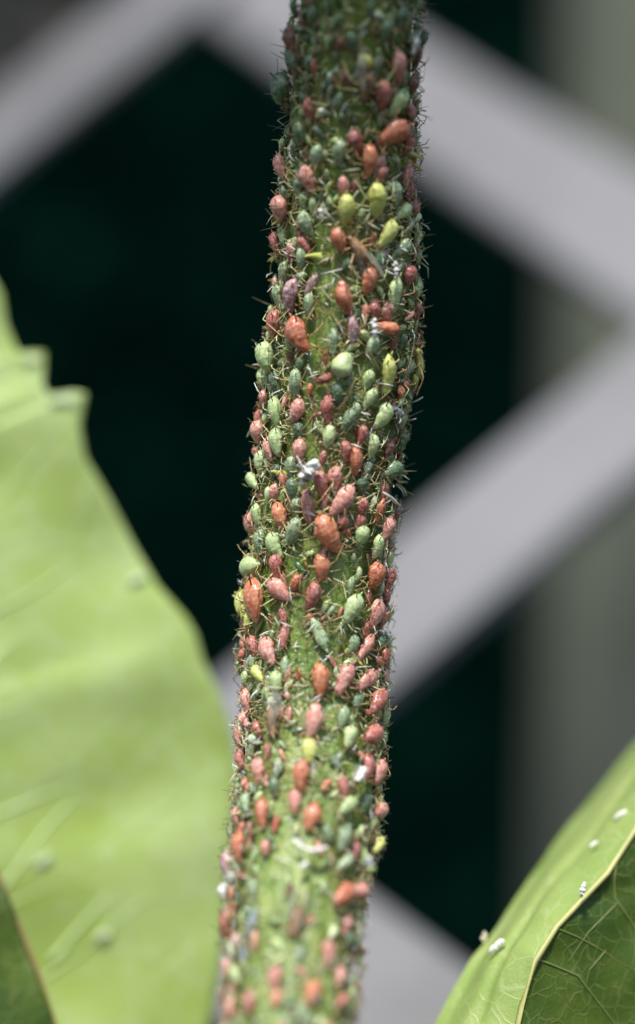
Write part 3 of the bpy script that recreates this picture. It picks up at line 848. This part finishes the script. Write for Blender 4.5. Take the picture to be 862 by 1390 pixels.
# aphids that need their own words; keyed by zoom and position
OWN = {
 (1,510,240): 'small bright yellow aphid near the shaded top of the stem',
 (1,615,520): 'long orange aphid lying aslant at upper right, pale bloom on its side',
 (1,510,335): 'grey winged aphid in the shade just under the small bright yellow aphid',
 (2,545,262): 'large yellow green aphid, the rightmost of the upper yellow pair',
 (2,430,298): 'yellow green aphid with whitish back, left of the larger yellow green one',
 (2,590,392): 'bright yellow plump aphid on the upper right of the stem',
 (2,480,462): 'grey winged aphid with folded wings, below left of the bright yellow plump aphid',
 (3,250,118): 'big mauve aphid dusted white near the left edge',
 (3,280,268): 'big pale orange aphid tilted on the left, below the big mauve one',
 (3,450,395): 'round pale green aphid seen head up on the bare stem strip',
 (3,620,425): 'long yellow aphid with spread pale legs on the right of the stem',
 (3,625,242): 'orange aphid lying crosswise beside a white cast skin at right',
 (3,487,250): 'small mauve aphid on the bare strip above the round pale green one',
 (3,655,115): 'long bright green aphid hanging at upper right above the crosswise orange one',
 (4,335,418): 'slender banded salmon aphid just below the big white cast skin',
 (4,470,398): 'wrinkled salmon aphid lying aslant, white wax along its side, mid stem',
 (4,420,525): 'biggest glossy orange aphid with black tail tubes, middle of the stem',
 (5,165,272): 'very large glossy orange brown aphid at the left edge with black tail tubes',
 (5,410,405): 'slender blue green banded aphid with head up in the lower middle',
 (5,545,305): 'bright green aphid with pale back on the lower right',
 (5,248,232): 'pale salmon aphid tilted right of the very large orange brown one',
 (5,148,142): 'pale green aphid turned sideways above the very large orange brown one',
 (6,437,62): 'orange aphid directly below the slender blue green banded one',
 (6,262,222): 'dark winged aphid with long pale wings on the lower left',
 (6,390,337): 'blurred yellow green aphid on bare stem in the lower middle',
 (7,360,482): 'winged orange aphid with black head at the foot of the picture',
 (7,215,482): 'slender slate blue aphid near the foot of the stem at left',
 (7,120,265): 'whitish mauve aphid at the lower left edge against the big leaf',
 (7,535,382): 'blurred orange aphid lying aslant near the foot at right',
}
LAND = [  # things in view that other aphids are described by: words, photograph position
 ('small bright yellow aphid', (497, 84)), ('long orange aslant aphid', (534, 181)), ('large yellow green aphid', (510, 271)), ('bright yellow plump aphid', (525, 316)), ('big mauve aphid', (397, 401)),
 ('big pale orange aphid', (407, 453)), ('round pale green aphid', (467, 497)), ('long yellow aphid', (526, 508)), ('big white cast skin', (420, 645)), ('biggest glossy orange aphid', (446, 723)),
 ('white straw sliver', (526, 677)), ('very large orange brown aphid', (347, 815)), ('blue green banded aphid', (433, 861)), ('bright green aphid', (480, 826)), ('dark winged aphid', (371, 977)),
 ('blurred yellow green aphid', (416, 1017)), ('curved white cast skin', (410, 1154)), ('winged orange aphid', (395, 1248)), ('crosswise orange aphid', (527, 444)), ('hooked yellow prickle', (366, 347)),
 ('whitish mauve aphid', (312, 1172)), ('blurred orange aslant aphid', (456, 1213)),
]
SH = {'p': 'plump', 'r': 'round', 's': 'slim', 'l': 'lean', 'o': 'round', 'w': 'slim', 'x': 'slim'}
placed = []     # (u, v, length px, heading, colour, shape letter, own label)
for (z, x, y, L, h, c, s) in A:
    placed.append((ZO[z][0] + x * ZS, ZO[z][1] + y * ZS, (L if L < 110 else 110 + (L - 110) * .75) * ZS * 1.08, h, c, s, OWN.get((z, x, y))))
# the small ones crowded between them, most of them towards the flanks
rnd = random.Random(23)
def bare(u, v):
    if 320 < v < 640: return abs(u - interp([(320, 440), (450, 437), (640, 428)], v)) < 24
    if 740 < v: return abs(u - interp([(740, 445), (900, 440), (1100, 425), (1400, 400)], v)) < 62
    return False
fill = []
tries = 0
while len(placed) + len(fill) < 298 and tries < 60000:
    tries += 1
    v = rnd.uniform(-25, 1410)
    l, r = interp(EDGE_L, v), interp(EDGE_R, v)
    k = rnd.random()
    f = rnd.uniform(0, 1) if k < .5 else (rnd.uniform(-.02, .16) if k < .75 else rnd.uniform(.84, 1.02))
    u = lerp(l, r, f)
    L = rnd.uniform(17, 29)
    if bare(u, v) and rnd.random() < .93: continue
    if any((u - p[0]) ** 2 + ((v - p[1]) * .72) ** 2 < ((L + p[2]) * .285) ** 2 for p in placed + fill): continue
    c = rnd.choice('RRPPGBBDDKO' if v > 180 else 'DDDDKRB')  # mostly dark skins near the top, to deepen its shade by colour
    fill.append((u, v, L, rnd.gauss(0, 22), c, rnd.choice('pps'), None))
everyone = placed + fill

def size_word(L):
    return 'tiny' if L < 21 else 'small' if L < 29 else '' if L < 38 else 'large'
def pose_word(h):
    h = (h + 180) % 360 - 180
    if abs(h) < 18: return 'head down'
    if abs(h) > 150: return 'head up'
    return ('tilted' if abs(h) < 48 else 'lying crosswise') + (' head right' if h > 0 else ' head left')
def direction(dx, dy):
    a = math.degrees(math.atan2(-dy, dx)) % 360
    return ['right of', 'above right of', 'above', 'above left of', 'left of', 'below left of', 'below', 'below right of'][int((a + 22.5) // 45) % 8]
NUM = ['touching', 'one body length', 'two body lengths', 'three body lengths', 'four body lengths', 'five body lengths', 'six body lengths', 'seven body lengths']
labels = {}
def make_label(u, v, L, h, c, s):
    order = sorted(LAND, key=lambda q: math.hypot(q[1][0] - u, q[1][1] - v))
    for extra in (False, True):
        for name, (lu, lv) in order[:9]:
            d = math.hypot(lu - u, lv - v)
            if d < 9: continue
            k = min(7, int(round(d / 30)))
            dist = NUM[k] + ' ' if k else 'close '
            words = [size_word(L), WORD[c], 'aphid']
            if extra: words.append(pose_word(h) + ',')
            t = ' '.join(w for w in words if w) + ('' if extra else ',') + ' ' + dist + direction(u - lu, v - lv) + ' the ' + name
            t = t.replace('  ', ' ')
            if t not in labels and len(t.split()) <= 16: return t
    return t

GROUP = 'aphids crowding the rose stem'
rnd = random.Random(5)
SX, NAMES = 1.0, 'aphid'
for (u, v, L, h, c, s, own) in everyone:
    vr, th = locate(u, v, 0.05)
    p, n, a = stem_point(vr, th, 0.025 if s == 'x' else (rnd.uniform(-.02, .02) if abs(th) > 1.0 else -0.015))
    # on the flanks the body leans out with the surface; a little tilt so no two lie alike
    r = a.cross(n)
    hd = R(h + rnd.gauss(0, 9))
    head = -a * math.cos(hd) + r * math.sin(hd)
    head = (head + n * (-rnd.uniform(0.0, 0.22))).normalized()      # feeding: head low, tail raised
    zz = (n - head * n.dot(head)).normalized()
    xx = head.cross(zz)
    size = L / s_at(p.y)
    wid = rnd.uniform(.84, 1.12)
    mtx = Matrix(((xx.x * size * wid, head.x * size, zz.x * size, p.x), (xx.y * size * wid, head.y * size, zz.y * size, p.y), (xx.z * size * wid, head.z * size, zz.z * size, p.z), (0, 0, 0, 1)))
    sh = SH[s]
    body = link('winged_aphid' if s == 'w' else 'aphid', BODY[(sh, rnd.randrange(6), c)])
    body.matrix_world = mtx
    t = own or make_label(u, v, L, h, c, s)
    labels[t] = 1
    tag(body, t, 'aphid', GROUP)
    pale = 1 if c in 'GYBL' else 0
    lm = rnd.choice((1, 1, 0, 2)) if pale else rnd.choice((0, 0, 2, 2, 1))
    for k in range(3):
        for sd in (-1, 1):
            link('leg', LEG[(k, sd, rnd.randrange(5), lm)], body)
    for sd in (-1, 1):
        link('antenna', ANT[(sd, rnd.randrange(5), lm)], body)
        link('cornicle', COR[(sd, sh, pale if c in 'YL' else 0)], body)
        if L > 20: link('eye', EYE[sd], body)
        if s == 'w': link('wing', WING[(sd, 0)], body)
    link('tail', TAIL[c], body)

# ------------------------------------------------------------------ cast skins, sliver, honeydew
def cast_skin(P, nrm, along, L, w, seed, mat, label, bend=0.0, legs=4, flat=.6, thin=1.0):
    rd = random.Random(seed)
    mb = MB()
    side = along.cross(nrm).normalized()
    n = 16
    pts, rads = [], []
    for i in range(n + 1):
        f = i / n
        pts.append(P + along * (L * (f - .5)) + nrm * (w * .5 * thin + .5 * thin * w * noise.noise(Vector((f * 5, seed, 0)))) + side * (bend * L * (4 * (f - .5) ** 2) + .25 * w * noise.noise(Vector((f * 6, 3, seed)))))
        rads.append(w * (0.25 + .75 * math.sin(math.pi * (0.08 + .84 * f)) ** .6) * (1 + .6 * noise.noise(Vector((f * 9, seed * 1.7, 4)))))
    mb.ring_tube(pts, [q * thin for q in rads], 9, flat=flat)
    o = link('cast_skin', mb.mesh('cast_skin', [mat]))
    tag(o, label, 'cast skin', 'white skins shed by aphids')
    for k in range(legs):   # limp empty legs
        f = rd.uniform(.25, .85)
        b = pts[int(f * n)]
        sd = rd.choice((-1, 1))
        e = b + side * sd * w * rd.uniform(1.4, 2.6) + along * w * rd.uniform(-1.5, 1.5)
        m2 = MB(); m2.ring_tube([b, b.lerp(e, .5) + nrm * w * .5, e], [w * .10, w * .08, w * .04], 5)
        link('leg', m2.mesh('leg', [mat]), o)
    return o
def skin_on_stem(u, v, L, w, h, seed, label, mat=M_SKIN, bend=0.0, lift=0.0):
    vr, th = locate(u, v, 0.1)
    p, n, a = stem_point(vr, th, 0.02 + lift)
    r = a.cross(n)
    al = -a * math.cos(R(h)) + r * math.sin(R(h))
    s = s_at(p.y)
    cast_skin(p, n, al, L / s, w / s, seed, mat, label, bend)
skin_on_stem(421, 643, 40, 11, -25, 1, 'big crumpled white cast skin at mid stem', lift=.12)
skin_on_stem(410, 1154, 46, 5, 84, 2, 'curved white cast skin lying crosswise on the lower stem', bend=-0.22, lift=.08)
skin_on_stem(507, 445, 26, 6, 8, 3, 'white cast skin beside the crosswise orange aphid', lift=.1)
skin_on_stem(532, 366, 24, 5, 8, 4, 'thin white cast skin above the long bright green aphid', lift=.12)
skin_on_stem(435, 291, 14, 5, 10, 5, 'small white cast skin left of the yellow green pair', lift=.05)
skin_on_stem(550, 560, 30, 7, 70, 6, 'ragged white cast skin sticking out at the right edge', lift=.0)
skin_on_stem(560, 60, 24, 6, -20, 7, 'tattered whitish cast skin near the top right edge', lift=.08)
skin_on_stem(404, 1173, 15, 4, -40, 8, 'small white scrap below the curved white cast skin', lift=.05)
skin_on_stem(303, 1208, 20, 7, 0, 9, 'white cast skin on the lower left edge', lift=.05)
skin_on_stem(323, 1190, 12, 5, 70, 10, 'little white scrap beside the whitish mauve aphid', lift=.1)
skin_on_stem(477, 1052, 26, 7, -25, 11, 'blurred white cast skin on the lower right', lift=.1)
skin_on_stem(342, 735, 16, 5, 80, 12, 'little white cast skin on the left edge beside pink aphids', lift=.0)
skin_on_stem(484, 1172, 12, 6, 30, 13, 'bright white scrap at the lower right among green aphids', lift=.12)
# the sliver
vr, th = locate(526, 677, .15)
p, n, a = stem_point(vr, th, .2); r = a.cross(n)
mb = MB(); d = (r * .9 - a * .42).normalized()
mb.ring_tube([p - d * .11, p - d * .03 + n * .01, p + d * .05, p + d * .12], [.008, .018, .016, .003], 8, flat=.5)
tag(link('straw_sliver', mb.mesh('straw_sliver', [M_SKIN])), 'thin white straw sliver poking out at the right edge', 'sliver')
# shed skins on the leaves
for i, (u, v, y, L, w, al, lab) in enumerate([
    (842, 1106, 0.85, 20, 4.5, (.8, 0, .5), 'white cast skin on the rolled leaf margin, topmost of four'),
    (806, 1146, 0.75, 13, 3.5, (.8, 0, .5), 'white cast skin on the rolled leaf margin, second from top'),
    (791, 1208, 0.22, 22, 4.5, (.25, 0, .97), 'white cast skin at the fold of the veined leaf'),
    (674, 1284, 0.50, 26, 5.5, (.75, 0, .66), 'white cast skin near the tip of the folded leaf, lowest'),
    (657, 1272, 0.70, 16, 5, (.2, 0, .97), 'brownish cast skin at the outer edge of the folded leaf'),
    (186, 786, None, 24, 6, (.8, 0, .3), 'pale blurred speck of cast skin high on the big leaf'),
    (140, 1270, None, 20, 7, (.8, 0, .3), 'pale blurred cast skin low on the big leaf'),
    (58, 1168, None, 26, 6, (.7, 0, .6), 'greyish blurred cast skin on a vein of the big leaf')]):
    if y is None: y = big_leaf_y(u, v) - 0.02
    p = at(u, v, y)
    s = s_at(y)
    cast_skin(p, Vector((0, -1, 0.2)).normalized(), Vector(al).normalized(), L / s, w / s, 30 + i, M_SKIN2 if i == 4 else M_SKIN if i < 5 else M_GLINT_SPECK, lab, legs=0, flat=2.2, thin=0.4)
def drop(u, v, rpx, label, lift=.03):
    vr, th = locate(u, v, .05)
    p, n, a = stem_point(vr, th, lift)
    rr = rpx / s_at(p.y)
    mb = MB()
    pts, rads = [], []
    for i in range(9):
        f = i / 8
        pts.append(p + n * rr * (1.8 * f - .6)); rads.append(max(rr * .02, rr * math.sin(math.pi * min(1, .18 + f * .82)) ** .75))
    mb.ring_tube(pts, rads, 14)
    tag(link('honeydew_drop', mb.mesh('honeydew_drop', [M_DROP])), label, 'droplet', 'clear honeydew droplets on the stem')
for a_ in [(438, 334, 4, 'clear droplet on the bare strip above the hooked front prickle'), (460, 871, 4, 'clear droplet beside the blue green banded aphid'), (415, 756, 3.5, 'clear droplet below the biggest glossy orange aphid'),
           (352, 452, 3, 'clear droplet at the left edge near the big pale orange aphid'), (508, 755, 3, 'clear droplet right of the biggest glossy orange aphid'), (413, 785, 3, 'clear droplet among orange aphids left of centre')]:
    drop(*a_)

# dark small nymphs packed under the others and litter of shed bits: past counting
rnd = random.Random(77)
proto = [body_mesh(sh, 90 + i, 18, 10)[0] for i, sh in enumerate(('plump', 'slim', 'plump', 'slim', 'lean'))]
mb = MB()
CK = ['D', 'B', 'K', 'R', 'G', 'P']
count = 0
while count < 1050:
    v = rnd.uniform(-80, 1450)
    th = rnd.uniform(-1.75, 1.75)
    if count < 30:
        v, th = rnd.uniform(-80, 150), rnd.uniform(-1.3, 1.3)  # extra nymphs, mostly dark, added to darken the shaded top
    p, n, a = stem_point(v, th, rnd.uniform(-.03, .01) if abs(th) > 1 else -0.03)
    u = 431 + p.x * s_at(p.y)
    if bare(u, v) and rnd.random() < (.9 if v < 740 else .6): continue
    r = a.cross(n)
    hd = rnd.gauss(0, .7)
    head = (-a * math.cos(hd) + r * math.sin(hd) + n * rnd.uniform(-.2, .1)).normalized()
    xx = head.cross(n).normalized()
    size = rnd.uniform(.075, .15)
    pr = rnd.choice(proto)
    k0 = len(mb.v)
    wd = rnd.uniform(.8, 1.1) * size
    for q in pr.v:
        mb.v.append(p + xx * q.x * wd + head * q.y * size + n * q.z * size)
    mi = rnd.choice((0, 0, 1, 1, 1, 4, 4, 4, 3, 5) if v > 180 else (0, 0, 0, 1, 4))
    for f in pr.f:
        mb.f.append(tuple(k0 + i for i in f)); mb.m.append(mi)
    lc = rnd.choice((6, 7, 7, 7, 8)) if v > 170 else 7 + rnd.randrange(2)
    for k in range(2 if rnd.random() < .7 else 4):      # thin jointed legs held out to the sides
        sd = (-1, 1)[k % 2]; y0 = (.2, -.05)[k // 2]
        b = p + (xx * sd * .1 + head * y0 + n * .15) * size
        kn = p + (xx * sd * rnd.uniform(.4, .6) + head * (y0 * 2) + n * rnd.uniform(.4, .7)) * size
        e = p + (xx * sd * rnd.uniform(.6, 1.1) + head * (y0 * rnd.uniform(3, 5)) + n * rnd.uniform(0, .8)) * size
        mb.ring_tube([b, kn, e], [.0045, .0042, .0022], 3, mats=[lc, lc])
    count += 1
tag(link('aphid_nymph_crowd', mb.mesh('aphid_nymph_crowd', [KM[k] for k in CK] + [M_LEG, M_LEG_G, M_LEG_D])), 'crowd of tiny nymphs packed between the larger aphids', 'nymphs', kind='stuff')
mb = MB()
for i in range(1500):
    v = rnd.uniform(-80, 1450)
    if v < 170 and rnd.random() < .9: continue
    th = rnd.uniform(-1.6, 1.6)
    p, n, a = stem_point(v, th, rnd.uniform(-.02, .05))
    r = a.cross(n)
    k = rnd.random()
    if k < .55:      # shed legs and feelers
        d = (r * rnd.gauss(0, 1) + a * rnd.gauss(0, 1) + n * rnd.uniform(0, .7)).normalized()
        L = rnd.uniform(.05, .16)
        mb.ring_tube([p, p + d * L * .5 + n * .015, p + d * L], [.0045, .0045, .0025], 4, mats=[rnd.choice((0, 0, 1, 2))] * 2)
    else:            # scraps
        w = rnd.uniform(.004, .012) * (1.6 if rnd.random() < .1 else 1)
        d = (r * rnd.gauss(0, 1) + a * rnd.gauss(0, 1)).normalized()
        mb.ring_tube([p, p + d * w + n * w * .6, p + d * w * 2.2], [w * .4, w, w * .3], 5, mats=[rnd.choice((0, 1, 1, 2, 3))] * 2, flat=.5)
tag(link('shed_litter', mb.mesh('shed_litter', [M_SKIN, M_SKIN2, M_LEG_D, M_PRICKLE])), 'fine litter of shed legs and skin scraps over the stem', 'litter', kind='stuff')
